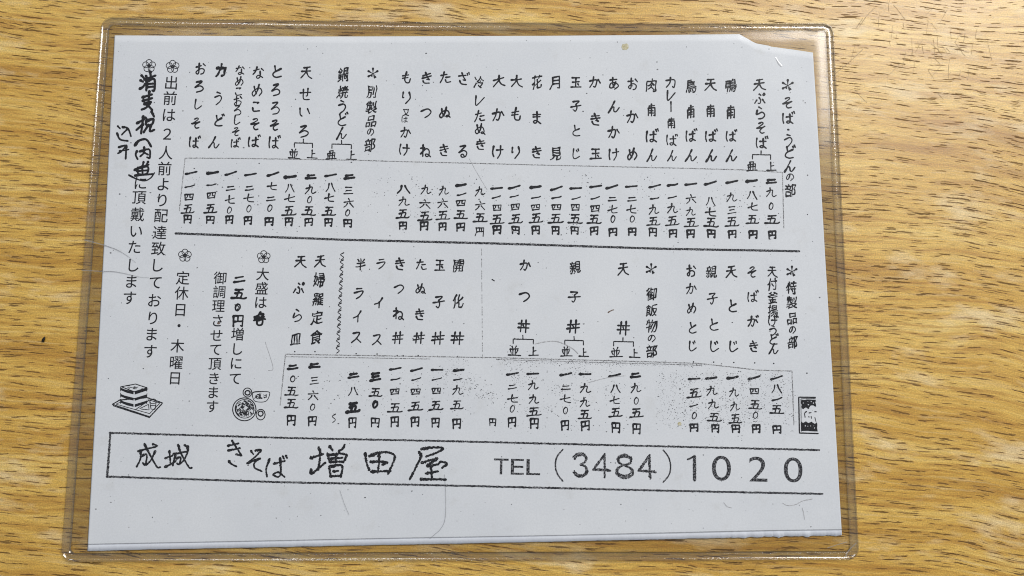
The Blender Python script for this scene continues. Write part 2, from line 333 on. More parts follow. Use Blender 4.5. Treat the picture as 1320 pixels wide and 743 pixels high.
ONE = [(4, 60), (25, 56), (55, 50), (80, 43), (97, 36)]
G = {  # hand-drawn characters: strokes in a 100 x 100 box; a trailing '|' marks straight corners
 '一': [ONE], '二': [[(18, 34), (50, 30), (80, 22)], [(6, 76), (50, 70), (94, 60)]],
 '三': [[(20, 20), (80, 12)], [(26, 50), (76, 42)], [(6, 88), (94, 74)]],
 '四': ['|', [(10, 26), (20, 84)], [(10, 26), (90, 16), (82, 82)], [(38, 26), (36, 52), (26, 62)], [(60, 24), (60, 54), (76, 54)], [(18, 82), (84, 76)]],
 '五': [[(22, 14), (82, 8)], [(50, 14), (34, 86)], [(20, 48), (74, 40), (66, 86)], [(-6, 92), (50, 88), (92, 88), (108, 80)]],
 '六': [[(46, 2), (56, 20)], [(2, 40), (96, 28)], [(38, 50), (28, 72), (4, 96)], [(60, 50), (98, 92)]],
 '七': [[(2, 56), (92, 32)], [(44, 6), (38, 58), (50, 80), (96, 82)]],
 '八': [[(36, 12), (28, 55), (8, 90)], [(60, 8), (76, 50), (98, 86)]],
 '九': [[(42, 2), (38, 44), (4, 96)], [(8, 40), (64, 26), (60, 70), (74, 88), (100, 74)]],
 '〇': [[(52, 12), (30, 40), (30, 76), (50, 88), (74, 56), (70, 22), (46, 14)]],
 '円': ['|', [(12, 14), (16, 94)], [(12, 14), (90, 8), (88, 92), (74, 84)], [(50, 14), (50, 54)], [(18, 56), (86, 50)]],
 '閂': ['|', [(10, 10), (20, 50), (4, 98)], [(18, 14), (88, 6), (86, 98)], [(50, 12), (44, 54)], [(20, 56), (82, 46)], [(66, 14), (66, 50)]],
 'そ': [[(32, 14), (62, 4), (72, 14), (40, 40), (12, 54)], [(12, 55), (60, 46), (90, 36), (52, 58), (40, 78), (56, 94), (82, 90)]],
 'ん': [[(60, 2), (36, 48), (6, 98)], [(6, 98), (38, 54), (52, 54), (54, 84), (70, 92), (98, 58)]],
 '上': [[(44, 2), (44, 88)], [(46, 44), (78, 38)], [(-4, 92), (106, 88)]],
 '並': [[(28, 2), (38, 20)], [(72, -2), (60, 18)], [(8, 30), (92, 24)], [(38, 28), (38, 84)], [(62, 26), (62, 84)], [(14, 44), (24, 70)], [(88, 40), (74, 68)], [(-6, 90), (60, 88), (120, 92)]],
 '亜': ['|', [(14, 34), (88, 26), (82, 78)], [(40, 30), (28, 6), (70, 2), (62, 28)], [(14, 34), (18, 80)], [(38, 36), (36, 84)], [(62, 32), (62, 84)], [(16, 58), (84, 52)], [(0, 92), (104, 88)]],
 '丼': [[(0, 36), (104, 28)], [(-4, 68), (100, 60)], [(30, 4), (20, 98)], [(72, 0), (68, 102)], [(44, 42), (52, 56)]],
 '大': [[(2, 44), (50, 36), (94, 26)], [(50, 2), (46, 46), (4, 98)], [(48, 42), (70, 78), (104, 92)], [(44, 30), (60, 38), (48, 46)]],
 '天': [[(26, 12), (82, 4)], [(8, 44), (90, 34)], [(54, 8), (44, 52), (2, 98)], [(50, 46), (70, 78), (102, 94)]],
 '南': ['|', [(26, 16), (76, 8)], [(50, 0), (48, 30)], [(20, 34), (20, 98)], [(20, 34), (80, 26), (80, 94), (70, 90)], [(34, 56), (66, 52)], [(32, 74), (68, 70)], [(50, 40), (50, 98)]],
 'き': [[(16, 26), (82, 12)], [(12, 48), (90, 32)], [(40, 0), (56, 36), (74, 64)], [(74, 62), (52, 58)], [(20, 68), (34, 90), (78, 92)]],
 'か': [[(2, 40), (62, 28), (62, 66), (50, 92), (36, 84)], [(38, 2), (30, 50), (6, 94)], [(78, 26), (98, 56)]],
 'け': [[(14, 8), (8, 60), (18, 92)], [(40, 38), (98, 32)], [(74, 4), (76, 60), (52, 100)]],
 'ば': [[(10, 10), (4, 60), (12, 92)], [(36, 38), (90, 32)], [(66, 12), (66, 78), (48, 92), (36, 80), (58, 72), (94, 92)], [(86, -2), (92, 12)], [(102, -8), (108, 6)]],
 'と': [[(36, 2), (44, 42)], [(88, 28), (30, 56), (24, 82), (52, 94), (94, 88)]],
 'り': [[(20, 6), (14, 50), (26, 46)], [(72, 2), (80, 50), (44, 100)]],
 'し': [[(32, 2), (26, 70), (46, 94), (92, 66)]],
 'つ': [[(4, 34), (60, 14), (92, 36), (74, 66), (42, 88)]],
 'ラ': [[(26, 8), (78, 4)], [(4, 44), (88, 30), (66, 70), (26, 98)]],
 'イ': [[(82, 2), (50, 46), (8, 66)], [(54, 40), (52, 98)]],
 'ス': [[(14, 16), (78, 10), (52, 58), (4, 96)], [(50, 58), (96, 92)]],
 'レ': [[(14, 6), (18, 92), (96, 24)]],
 'カ': [[(4, 34), (90, 24), (84, 92), (66, 82)], [(46, 2), (40, 50), (6, 96)]],
 'ー': [[(50, 6), (48, 94)]],
 '子': [[(20, 10), (78, 6), (50, 34)], [(50, 34), (58, 70), (44, 98), (30, 86)], [(0, 56), (100, 44)]],
 'う': [[(36, 2), (64, 12)], [(16, 42), (60, 28), (80, 46), (66, 76), (34, 102)]],
 'ど': [[(30, 6), (38, 44)], [(80, 26), (30, 54), (20, 80), (48, 94), (86, 88)], [(80, 0), (86, 12)], [(94, -6), (100, 6)]],
 'め': [[(22, 14), (30, 50), (46, 78)], [(66, 2), (52, 56), (22, 92), (6, 72), (34, 40), (74, 32), (92, 60), (72, 94)]],
 'ぬ': [[(20, 14), (28, 50), (44, 78)], [(62, 2), (48, 58), (20, 92), (6, 72), (34, 38), (72, 32), (88, 60), (76, 86), (58, 80), (74, 72), (98, 92)]],
 'た': [[(10, 32), (64, 22)], [(38, 2), (26, 50), (4, 96)], [(54, 50), (88, 44)], [(50, 70), (62, 90), (98, 86)]],
 'な': [[(8, 30), (58, 20)], [(36, 2), (26, 36), (6, 62)], [(76, 16), (94, 34)], [(64, 36), (66, 80), (46, 94), (34, 82), (56, 72), (92, 92)]],
 'お': [[(8, 34), (56, 24)], [(34, 2), (34, 80), (22, 92), (10, 76), (50, 48), (84, 60), (78, 88), (54, 96)], [(74, 8), (94, 28)]],
 'る': [[(26, 10), (72, 4), (16, 58), (60, 44), (88, 62), (76, 90), (46, 98), (34, 82), (52, 74), (64, 90)]],
 'ろ': [[(26, 10), (74, 4), (14, 60), (60, 42), (90, 60), (78, 86), (32, 100)]],
 'ね': [[(26, 2), (28, 98)], [(4, 34), (44, 26), (4, 80)], [(6, 78), (56, 34), (84, 46), (80, 86), (60, 96), (50, 82), (70, 76), (100, 96)]],
 'も': [[(48, 0), (34, 60), (44, 92), (76, 92), (86, 62)], [(14, 36), (70, 26)], [(12, 58), (66, 50)]],
 'じ': [[(28, 2), (22, 70), (44, 94), (92, 66)], [(58, 14), (66, 30)], [(76, 4), (82, 20)]],
 'の': [[(54, 18), (38, 64), (18, 84), (6, 60), (34, 20), (76, 18), (94, 54), (56, 96)]],
 'ま': [[(16, 24), (84, 16)], [(18, 44), (80, 38)], [(50, 0), (52, 76), (32, 92), (20, 80), (46, 72), (88, 92)]],
 'あ': [[(16, 22), (80, 12)], [(42, 0), (42, 50), (54, 84)], [(70, 36), (40, 84), (14, 84), (24, 54), (66, 42), (94, 66), (62, 98)]],
 'い': [[(12, 16), (14, 66), (34, 84)], [(74, 18), (94, 58)]],
 'せ': [[(2, 46), (100, 34)], [(72, 6), (70, 60), (58, 66)], [(30, 14), (32, 82), (50, 94), (88, 92)]],
 'こ': [[(22, 18), (76, 12), (60, 26)], [(16, 66), (30, 90), (86, 84)]],
 'ぷ': [[(44, 4), (60, 14)], [(42, 34), (58, 56), (50, 86), (32, 80)], [(20, 54), (2, 84)], [(76, 48), (96, 80)], [(88, 0), (98, 8), (90, 18), (80, 10), (88, 0)]],
 'ら': [[(38, 0), (62, 12)], [(24, 28), (16, 66), (66, 44), (90, 66), (68, 92), (30, 100)]],
 'が': [[(2, 42), (58, 30), (58, 66), (46, 92), (32, 84)], [(36, 6), (28, 50), (6, 94)], [(74, 34), (92, 58)], [(78, 4), (84, 16)], [(92, -4), (100, 8)]],
 'げ': [[(14, 8), (8, 60), (18, 92)], [(38, 38), (88, 32)], [(66, 6), (70, 60), (48, 100)], [(84, 0), (90, 12)], [(98, -6), (104, 6)]],
 'ざ': [[(6, 30), (72, 18)], [(34, 2), (48, 34), (66, 60), (46, 56)], [(14, 66), (30, 92), (78, 92)], [(80, 2), (86, 16)], [(96, -6), (102, 8)]],
 '月': ['|', [(24, 8), (24, 60), (4, 98)], [(24, 8), (82, 2), (82, 94), (66, 88)], [(28, 34), (78, 30)], [(28, 60), (78, 56)]],
 '玉': [[(14, 16), (84, 8)], [(18, 50), (80, 42)], [(50, 12), (48, 86)], [(2, 94), (100, 86)], [(66, 60), (78, 72)]],
}
G['は'] = G['ば'][:3]
# typeset outlines taken from Blender's built-in font
_cache = {}
def outline(ch, spacing=.055):
    if ch in _cache: return _cache[ch]
    c = bpy.data.curves.new('t', 'FONT'); c.body = ch; o = bpy.data.objects.new('t', c); COL.objects.link(o)
    bpy.context.view_layer.update()
    cu = o.to_curve(bpy.context.evaluated_depsgraph_get())
    loops = []
    for s in cu.splines:
        bp = s.bezier_points; n = len(bp); L = []
        for i in range(n):
            a, b = bp[i], bp[(i+1) % n]
            P0, P1, P2, P3 = [Vector((q.x, q.y)) for q in (a.co, a.handle_right, b.handle_left, b.co)]
            k = max(1, math.ceil((P3-P0).length/spacing))
            dev = abs((P1-P0).cross(P3-P0)) + abs((P2-P0).cross(P3-P0)) if (P3-P0).length > 1e-6 else 0
            if dev > 1e-4: k = max(k, 3)
            for j in range(k):
                t = j/k; m = 1-t
                L.append(P0*m**3 + P1*3*m*m*t + P2*3*m*t*t + P3*t**3)
        if len(L) > 2: loops.append([Vector((p.x-.5, .38-p.y)) for p in L])   # y downwards
    o.to_curve_clear(); bpy.data.objects.remove(o)
    def ar(l): return .5*sum(l[i-1].cross(l[i]) for i in range(len(l)))
    if loops:
        sg = 1 if max((ar(l) for l in loops), key=abs) > 0 else -1
    else: sg = 1
    # normals
    out = []
    for l in loops:
        n = len(l); q = []
        for i in range(n):
            t = l[(i+1) % n]-l[i-1]
            if t.length < 1e-9: t = Vector((1, 0))
            t.normalize(); q.append((l[i], Vector((t.y, -t.x))*sg))
        out.append(q)
    _cache[ch] = out; return out

def axes(u):
    """print direction on the sheet near u: right and down in photograph measure"""
    return Vector((1, .024)), Vector((-.078 + (u-215)/800*.098, 1))
def fill(loops, conv=on_paper, lift=0.0):
    cu = bpy.data.curves.new('f', 'CURVE'); cu.dimensions = '2D'; cu.fill_mode = 'BOTH'
    for l in loops:
        s = cu.splines.new('POLY'); s.points.add(len(l)-1)
        for p, q in zip(s.points, l): p.co = (q.x*.01, -q.y*.01, 0, 1)
        s.use_cyclic_u = True
    o = bpy.data.objects.new('f', cu); COL.objects.link(o); bpy.context.view_layer.update()
    me = o.to_mesh(); V = [conv(q.co.x*100, -q.co.y*100, lift) for q in me.vertices]; F = [tuple(p.vertices) for p in me.polygons]
    o.to_mesh_clear(); bpy.data.objects.remove(o); bpy.data.curves.remove(cu)
    return V, F

U = random.uniform
class Block:
    """one printed line or figure: its shapes are gathered and become one mesh, a part of the sheet"""
    def __init__(s): s.loops = []; s.V = []; s.F = []; s.k = 0
    def glyph(s, ch, u, w, sx, sy=None, hand=True, bold=None, fit=None, stroke=None):
        sy = sy or sx; ex, ey = axes(u); c = Vector((u, w)); s.k += 1
        sd = random.random()*50; rot = random.uniform(-.09, .09) if hand else 0
        if hand: sx *= U(.93, 1.07); sy *= U(.94, 1.06)
        if hand and ch in G:
            wd = (stroke or .125) * 1.12 * (sx*.5+sy*.5)
            st = G[ch]; cur = True
            if st and st[0] == '|': cur = False; st = st[1:]
            for q in st:
                P = []
                for a, b in q:
                    a = (a-50)/100*.86 + random.uniform(-.018, .018); b = (b-50)/100*.86 + random.uniform(-.018, .018)
                    b += rot*a
                    P.append(c + ex*a*sx + ey*b*sy)
                s.stroke(P, wd*random.uniform(.85, 1.15), cur)
            return
        ls = outline(ch)
        if fit:
            xs = [p.x for l in ls for p, _ in l]; ys = [p.y for l in ls for p, _ in l]
            mx, my, kx, ky = (min(xs)+max(xs))/2, (min(ys)+max(ys))/2, 1/(max(xs)-min(xs)), 1/(max(ys)-min(ys))
        else: mx = my = 0; kx = ky = 1
        b0 = bold if bold is not None else (.016 if hand else 0)
        thin = min(b0, 0); wid = max(b0, 0)*2*(sx+sy)/2
        bend = random.uniform(-.10, .10) if hand else 0
        for l in ls:
            L = []
            for p, nr in l:
                q = p + nr*thin
                q = Vector(((q.x-mx)*kx, (q.y-my)*ky))
                if hand:
                    a, b = q.x, q.y
                    q = Vector((a*.90 - .05*b + bend*b*b + .085*noise.noise(Vector((a*2.6, b*2.6, sd))), b - .10*a + rot*a + bend*.6*a*a + .085*noise.noise(Vector((a*2.6+9, b*2.6, sd)))))
                    q += Vector((random.uniform(-.005, .005), random.uniform(-.005, .005)))
                else: q += Vector((random.uniform(-.003, .003), random.uniform(-.003, .003)))
                L.append(c + ex*q.x*sx + ey*q.y*sy)
            s.loops.append(L)
            if wid > 0:   # ink spread round the outline, thicker where the pen pressed
                n = len(L)
                for i in range(n):
                    a, b = L[i], L[(i+1) % n]; d = b-a
                    if d.length < 1e-6: continue
                    wa = wid*max(.15, 1 + (1.7*noise.noise(Vector((a.x*.22, a.y*.22, sd))) if hand else 0)); d.normalize(); nn = Vector((-d.y, d.x))*wa*.5; e = d*wa*.35
                    k_ = len(s.V)
                    for q in (a-e+nn, a-e-nn, b+e-nn, b+e+nn): s.V.append(on_paper(q.x, q.y, (s.k % 12)*.0012*MM))
                    s.F.append((k_, k_+1, k_+2, k_+3))
    def stroke(s, P, width, curved=True, prof=brush, rag=.12):
        s.k += 1
        ribbon(s.V, s.F, smooth_path(P, .9, curved), width, prof, rag, lift=(s.k % 12)*.0012*MM, seed=s.k*3.7+P[0][0])
    def line(s, P, width, rag=.25):
        s.k += 1; ribbon(s.V, s.F, smooth_path(P, 1.1, False), width, None, rag, lift=(s.k % 12)*.0012*MM, seed=P[0][0]+s.k)
    def poly(s, P): s.loops.append([Vector(p) for p in P])
    def build(s, name, mat=None, label=None, lift=0.0):
        V, F = list(s.V), list(s.F)
        if s.loops:
            a, b = fill(s.loops); n = len(V); V += a; F += [tuple(i+n for i in q) for q in b]
        o = mesh(name, V, F, mat or M_INK, sheet)
        if lift: o.location.z = lift
        if label: o['label'] = label
        return o

def column(name, text, pts, size, **kw):
    """text down a column; pts = [(u, v), ...] one per character, or just the first and the last"""
    mat = kw.pop('mat', None); label = kw.pop('label', None)
    B = Block(); n = len(text)
    if len(pts) != n:
        a, b = pts[0], pts[-1]; pts = [(a[0]+(b[0]-a[0])*i/(n-1), a[1]+(b[1]-a[1])*i/(n-1)) for i in range(n)]
    for ch, (u, w) in zip(text, pts):
        if ch == ' ': continue
        s = size
        if ch == 'の' : s = size*.72
        B.glyph(ch, u, w, s*(.92 if kw.get('hand', True) else 1), s, **kw)
    return B.build(name, mat, label)
def ys(x0, x1, yl): 
    n = len(yl); return [(x0 + (x1-x0)*(y-yl[0])/(yl[-1]-yl[0] or 1), y) for y in yl]

# headings with the six-armed star
def star(B, u, w, r):
    for i in range(6):
        a = math.radians(90+60*i); d = Vector((math.cos(a), math.sin(a)*1.0)); n = Vector((-d.y, d.x)); c = Vector((u, w))
        P = [c+d*r*.05+n*r*.04, c+d*r*.55+n*r*.10, c+d*r*.80+n*r*.19, c+d*r*.97+n*r*.14, c+d*r*1.02, c+d*r*.97-n*r*.14, c+d*r*.80-n*r*.19, c+d*r*.55-n*r*.10, c+d*r*.05-n*r*.04]
        B.poly(P)
def heading(text, pts, size, starpos):
    B = Block(); star(B, *starpos)
    for ch, (u, w) in zip(text, pts):
        s = size*.72 if ch == 'の' else size
        if ch == '・': B.stroke([(u-.6, w), (u+.8, w+.4)], 2.6); continue
        B.glyph(ch, u, w, s*.92, s)
    return B.build('section_heading')
heading('そば・うどんの部', ys(1015, 1018.8, [133, 153, 167.4, 181.5, 197, 215, 228.3, 245.5]), 18.5, (1015.4, 110.7, 8.6))
heading('別製品の部', ys(479.5, 477, [118, 138, 156.5, 170, 187]), 17.5, (480.7, 95, 8))
heading('特製品の部', ys(1020.6, 1022, [371.5, 390.5, 410.5, 425, 441.7]), 17, (1021, 350.5, 8))
heading('御飯物の部', ys(840, 840, [379, 400, 420, 436, 453]), 17.5, (839.5, 347.5, 8))

NAMES = [
 ('天ぷらそば', 978.7, 981.5, [109.3, 128.5, 146, 165, 184.5], 18),
 ('鴨南ばん', 941.8, 942.6, [110.4, 145, 176, 201], 18), ('天南ばん', 915.8, 916.6, [109.6, 143.5, 176, 201], 18),
 ('鳥南ばん', 890.7, 890.4, [111.5, 144.6, 175.5, 201], 18), ('カレー南ばん', 864.6, 866, [107, 123.5, 138, 159, 181, 201], 16),
 ('肉南ばん', 840, 840, [110, 142.5, 176, 200.5], 18), ('おかめ', 815.6, 815, [108.5, 151, 199], 18),
 ('あんかけ', 791, 791, [108, 138, 171, 199], 18), ('かき玉', 767, 768, [106.5, 154.5, 198.5], 18),
 ('玉子とじ', 742.5, 742, [106.5, 137, 169, 199], 17), ('月見', 716.3, 716.8, [107, 198.5], 18.5),
 ('花まき', 692, 691.6, [106, 152.5, 197], 18), ('大もり', 666, 665, [105, 147.5, 197], 18.5),
 ('大かけ', 643, 641.4, [104.5, 148.5, 196], 18.5), ('冷レたぬき', 617.5, 619.5, [106, 130, 150, 167, 187], 17),
 ('ざる', 597.7, 596.6, [102, 195.5], 18), ('たぬき', 574.3, 572.4, [100, 145.5, 194.5], 17.5),
 ('きつね', 549.8, 548.5, [101, 146, 194.5], 18), 
 ('鍋焼うどん', 442.5, 440, [96, 118.5, 137.5, 154.5, 172], 18.5), ('天せいろ', 394.8, 391, [93.5, 121, 145, 169.5], 18),
 ('とろろそば', 356, 353, [92.5, 116, 139.5, 161.5, 184], 18), ('なめこそば', 333, 327, [94, 117, 137.5, 160, 183], 18),
 ('なめこおろしそば', 309.5, 303, [91, 105, 118, 130.5, 142.5, 155.5, 170, 185], 14.5),
 ('おろしそば', 258.6, 250.5, [89, 112, 135, 159, 184], 17),
 ('天付釜揚げうどん', 995.6, 997, [350.5, 366.5, 384, 401, 414.5, 426.5, 438, 450], 16),
 ('そばがき', 969.4, 971.7, [351, 383, 414.5, 447], 17), ('天とじ', 942.8, 945, [350.5, 395, 447], 17.5),
 ('親子とじ', 917.2, 920.2, [350.5, 385, 419, 447], 17.5), ('おかめとじ', 891, 892.3, [349.5, 372.5, 397.5, 423, 446.5], 16.5),
 ('天丼', 803.2, 803.8, [347, 423], 18.5), ('親子丼', 741.2, 739.2, [345, 383, 421], 18), ('かつ丼', 677.2, 675.3, [342.5, 383, 420.5], 17.5),
 ('開化丼', 591, 589.5, [342.5, 388.5, 436], 18), ('玉子丼', 567, 564.5, [342, 389.5, 436], 17.5), ('たぬき丼', 543.4, 540, [341.5, 372.5, 406, 435.5], 16.5),
 ('きつね丼', 515.6, 512.8, [341, 373, 404.5, 435.5], 17), ('ライス', 491.4, 486, [340.5, 390.5, 438], 16), ('半ライス', 464.7, 459.5, [341, 378.5, 408, 435], 17),
 ('天婦羅定食', 412.7, 407.3, [337, 361, 386, 409.5, 435], 18.5), ('天ぷら皿', 387.6, 381.2, [337.5, 372.5, 407, 437], 17.5),
]
for text, x0, x1, yl, size in NAMES: column('item_name', text, ys(x0, x1, yl), size)
B = Block()
for ch, u, w, s in (('も', 524, 100, 18), ('り', 524, 126, 18), ('又', 523.4, 145, 11), ('は', 521.8, 154, 10), ('か', 523, 171, 17), ('け', 521, 193, 17)): B.glyph(ch, u, w, s*.92, s)
B.build('item_name')
B = Block()
for ch, u, w, s, b in (('力', 285, 91, 18, .05), ('う', 281.6, 127, 18, .02), ('ど', 281.6, 156, 18, .02), ('ん', 276, 184, 18, .02)): B.glyph(ch, u, w, s*.92, s, bold=b)
B.build('item_name')

PRICES = [
 ('二九〇五円', 994, 995, [234, 248.5, 266, 283, 303]), ('一八七五円', 969.5, 970.5, [233.5, 252, 267, 283, 302.5]),
 ('一九三五円', 943.6, 943.6, [234.5, 254.5, 271, 286, 302]), ('一八七五円', 915.8, 916.6, [236, 260, 274, 287, 301.5]),
 ('一六九五円', 890.7, 890.4, [237.5, 257, 273, 287, 301.5]), ('一一九五円', 867.2, 867.2, [238.5, 254.5, 269, 285, 301]),
 ('一一九五円', 844.2, 841.5, [240, 256, 270.5, 285.5, 299.5]), ('一二七〇円', 814, 815.2, [240.5, 257, 270.5, 282.5, 299]),
 ('一二七〇円', 788.8, 790, [241, 257, 270.5, 282.5, 299.5]), ('一一四五円', 768, 766, [240.5, 255.5, 269, 283, 298]),
 ('一一四五円', 742.3, 741.2, [243, 256, 267.5, 282.5, 297.5]), ('一一四五円', 717.3, 716.2, [243, 255, 267.5, 282, 297.5]),
 ('一一四五円', 690.5, 690.6, [241.5, 255, 267.5, 281.5, 297]), ('一一四五円', 663, 665, [241.5, 253.5, 267, 282.5, 297]),
 ('一一四五円', 640.4, 640.2, [243, 254.5, 268, 283, 296.5]), ('九六五閂', 618.5, 619, [247, 265.5, 281, 299]),
 ('一一四五円', 594.5, 594, [239, 251, 262, 277, 293]), ('九六五円', 572, 570.3, [246, 262.5, 278, 292.5]),
 ('九六五円', 549.6, 546.5, [245, 263.5, 279, 291.5]), ('八九五円', 520.4, 519.5, [244.5, 260, 276, 291]),
 ('二三六〇円', 450.4, 448.1, [228, 246, 262, 274.5, 288]), ('一八七五円', 426.3, 423, [226, 242, 255.5, 272.5, 287]),
 ('二九〇五円', 400.8, 398, [228, 244.5, 257.5, 272, 286.5]), ('一八七五円', 374.4, 371.8, [228, 243, 256, 272, 286]),
 ('一七二〇円', 352, 346.3, [224.5, 240.5, 256.5, 268.5, 286]), ('一二七〇円', 323, 320, [225, 243, 256, 269, 284.5]),
 ('一二七〇円', 297.7, 295.5, [223.5, 243, 258, 271, 283.5]), ('一一四五円', 274, 270.6, [223, 238.5, 252, 269, 283.5]),
 ('一一四五円', 246.5, 241.6, [223, 240.5, 254, 269.5, 282.5]),
 ('一八一五円', 1001.2, 1001.2, [487, 501.5, 515, 528, 554]), ('一四五〇円', 972.3, 974.6, [487, 504.5, 522, 535.5, 553]),
 ('一九九五円', 944.5, 949, [487, 506, 524, 540, 553]), ('一九九五円', 916.8, 922.4, [487.5, 504, 521.5, 538, 552.5]),
 ('一五一〇円', 895, 894.8, [488.5, 507, 523, 536, 551.5]), ('二九〇五円', 819.2, 820.2, [484, 500.5, 517, 532.5, 553]),
 ('一八七五円', 792.5, 793.4, [484, 501.5, 516.5, 532, 551.5]), ('一九九五円', 754.3, 754, [482.5, 501, 519, 534.5, 549]),
 ('一二七〇円', 729.5, 728, [482.5, 500, 514.5, 529.5, 548.5]), ('一九九五円', 687, 688.4, [482, 497, 515, 531, 546]),
 ('一二七〇円', 660.7, 660.3, [482, 499, 514.5, 527, 544.5]), ('一一九五円', 591, 588.6, [477.5, 489.5, 503.5, 522, 546.5]),
 ('一一四五円', 563.6, 560.8, [477, 489, 504, 523, 545]), ('一一四五円', 537, 535.4, [476.5, 489, 505, 524, 544]),
 ('一一四五円', 509.6, 509, [475.5, 489, 505, 526, 544]), ('三五〇円', 484, 483.5, [486, 506, 521.5, 545]),
 ('二八五円', 455.8, 454.6, [484.5, 505, 525.5, 545]), ('二三六〇円', 406, 402, [471.5, 491, 510, 525, 543]),
 ('二〇五五円', 377.6, 374.9, [473.5, 488.5, 504.5, 520.5, 542]),
]
for text, x0, x1, yl in PRICES:
    B = Block(); P = ys(x0, x1, yl); low = yl[0] > 400 and x0 < 830
    for i, (ch, (u, w)) in enumerate(zip(text, P)):
        sx, sy, st = 15.5, 14.5, .115
        if i == 0 and ch in '一二三': sx, sy, st = 16.5, (11 if ch != '三' else 15), .24 if ch != '一' else .27
        elif i == 0 and ch == '八': sx, sy, st = 21, 15, .16
        elif ch == '一': sx, st = 14, .14
        elif ch == '二': sx, sy, st = 14, 11, .14
        elif ch == '三': sx, sy = 15, 14
        elif ch == '〇': sx, sy = 13, 13
        elif ch == '五': sx, sy, st = 18, 15, .125
        elif ch == '円': sx, sy, st = (14, 17, .145) if low else (14, 13.5, .175)
        elif ch == '四': sx, sy, st = 16, 13, .12
        if i == 0 and ch == '一' and random.random() < .75:
            a_ = U(.0, .30); h_ = 8.2; B.stroke([(u-h_+1, w+h_*a_), (u-2, w+h_*a_*.45), (u+h_-1, w-h_*a_)], U(3.0, 3.7)); continue
        if (text, i) in (('三五〇円', 2), ('二八五円', 2)): st = .24
        B.glyph(ch, u + random.uniform(-.6, .6), w, sx, sy, stroke=st)
    B.build('item_price')
B = Block(); B.glyph('円', 635, 544.5, 12, 13, stroke=.14); B.build('item_price')

# forked brackets with the two grades under them
for (u, w, xa, xb, ch2, a2, b2) in (
    (981, 199.7, 969.9, 993.3, '亜', (969, 214.8), (994.4, 215.2)), (440.3, 186, 427.9, 452.8, '亜', (427, 200), (453.3, 200.5)),
    (391, 184.5, 379.4, 402.7, '並', (378.5, 199), (402.7, 199)), (803, 440.6, 791, 816.5, '並', (793.5, 455), (818.3, 456)),
    (740, 439, 728, 752, '並', (729.5, 453.8), (752.6, 455)), (674, 437.5, 661.5, 687.5, '並', (662.6, 453), (687.9, 453.5))):
    B = Block(); B.line([(u, w-5), (u, w)], 1.5); B.line([(xa, w+5.5), (xa, w-.2), (xb, w+.4), (xb, w+6)], 1.4); B.build('bracket')
    B = Block(); B.glyph(ch2, *a2, 14.5, 14.5, stroke=.12); B.glyph('上', *b2, 13.5, 14, stroke=.13); B.build('grade_mark')

# typeset notices
column('notice_text', '出前は２人前より配達致しております', ys(221, 193.5, [107, 127, 148.5, 173, 197, 217.5, 237.5, 258, 278, 300, 320.5, 342, 364, 387.5, 410, 431, 453]), 19, hand=False, bold=.006)
column('notice_text', 'に頂戴いたします', ys(181, 167, [236, 254.5, 276.5, 298, 318.5, 342, 363, 384]), 19, hand=False, bold=.006)
column('notice_text', '定休日・木曜日', ys(235.7, 225.5, [358.5, 378, 399.5, 420, 446, 467.5, 487.5]), 18.5, hand=False, bold=.006)
column('notice_text', '大盛は', ys(338.7, 336, [353.5, 372, 390]), 17.5, hand=False, bold=.008)
column('notice_text', '増しにて', ys(306.5, 303.3, [431, 450, 468.5, 488]), 17.5, hand=False, bold=.008)
column('notice_text', '御調理させて頂きます', ys(284, 273.5, [358.5, 376.5, 394.5, 413.5, 432.5, 450.5, 469, 488, 506, 524]), 17.5, hand=False, bold=.006)
# marker writing over the notices
B = Block()
def ic(ox, oy, s): return lambda pts: [(ox+x/s, oy+y/s) for x, y in pts]
T = ic(120, 70, 6.19); T2 = ic(120, 190, 6.19)
for P in ([(388, 172), (408, 192)], [(380, 210), (400, 222)], [(374, 278), (400, 262), (418, 236)], [(458, 142), (462, 190)], [(412, 204), (500, 172)], [(430, 215), (426, 292)],
          [(430, 215), (490, 202), (490, 292), (474, 290)], [(430, 240), (484, 236)], [(430, 264), (484, 260)], [(424, 176), (436, 196)], [(396, 346), (472, 322)], [(450, 298), (444, 380)],
          [(398, 374), (474, 352)], [(410, 400), (462, 382), (430, 424), (388, 444)], [(420, 396), (452, 424), (474, 448)], [(352, 552), (410, 520)], [(402, 498), (384, 634)], [(400, 560), (346, 606)],
          [(476, 474), (488, 500)], [(420, 508), (432, 524)], [(424, 536), (482, 518), (470, 562), (428, 566), (424, 536)], [(442, 566), (404, 626)], [(462, 566), (456, 616), (490, 604)], [(468, 460), (476, 480)],
          [(334, 728), (368, 690), (425, 682), (464, 738)]): B.stroke(T(P), 4.1)
for P in ([(350, 30), (340, 60), (356, 96)], [(372, 34), (448, 18), (452, 84), (430, 80)], [(408, 0), (404, 46), (376, 74)], [(404, 40), (440, 60)], [(330, 182), (444, 138)], [(402, 118), (396, 150)], [(440, 116), (420, 150)],
          [(356, 166), (436, 156), (428, 210), (362, 212), (356, 166)], [(392, 150), (394, 214)], [(350, 190), (440, 184)], [(334, 226), (476, 214)]): B.stroke(T2(P), 3.4)
B.stroke(T2([(285, 222), (345, 252), (408, 268), (458, 246), (490, 204)]), 2.4)
B.build('marker_note', M_MARK, 'thick black marker writing over the printed notice')
B = Block()
B.stroke([(152, 163), (155, 166)], 3); B.stroke([(151, 172), (155, 180), (165, 182)], 3.2)
B.stroke([(158, 164), (165, 166), (169, 176)], 3.2); B.stroke([(165, 166), (157, 174)], 3)
B.stroke([(153, 190), (162, 188), (157, 195), (152, 198)], 3); B.stroke([(163, 188), (162, 205)], 3.4); B.stroke([(154, 195), (166, 193)], 2.6)
B.build('marker_note', M_MARK)
B = Block()
T = ic(260, 310, 6.19)
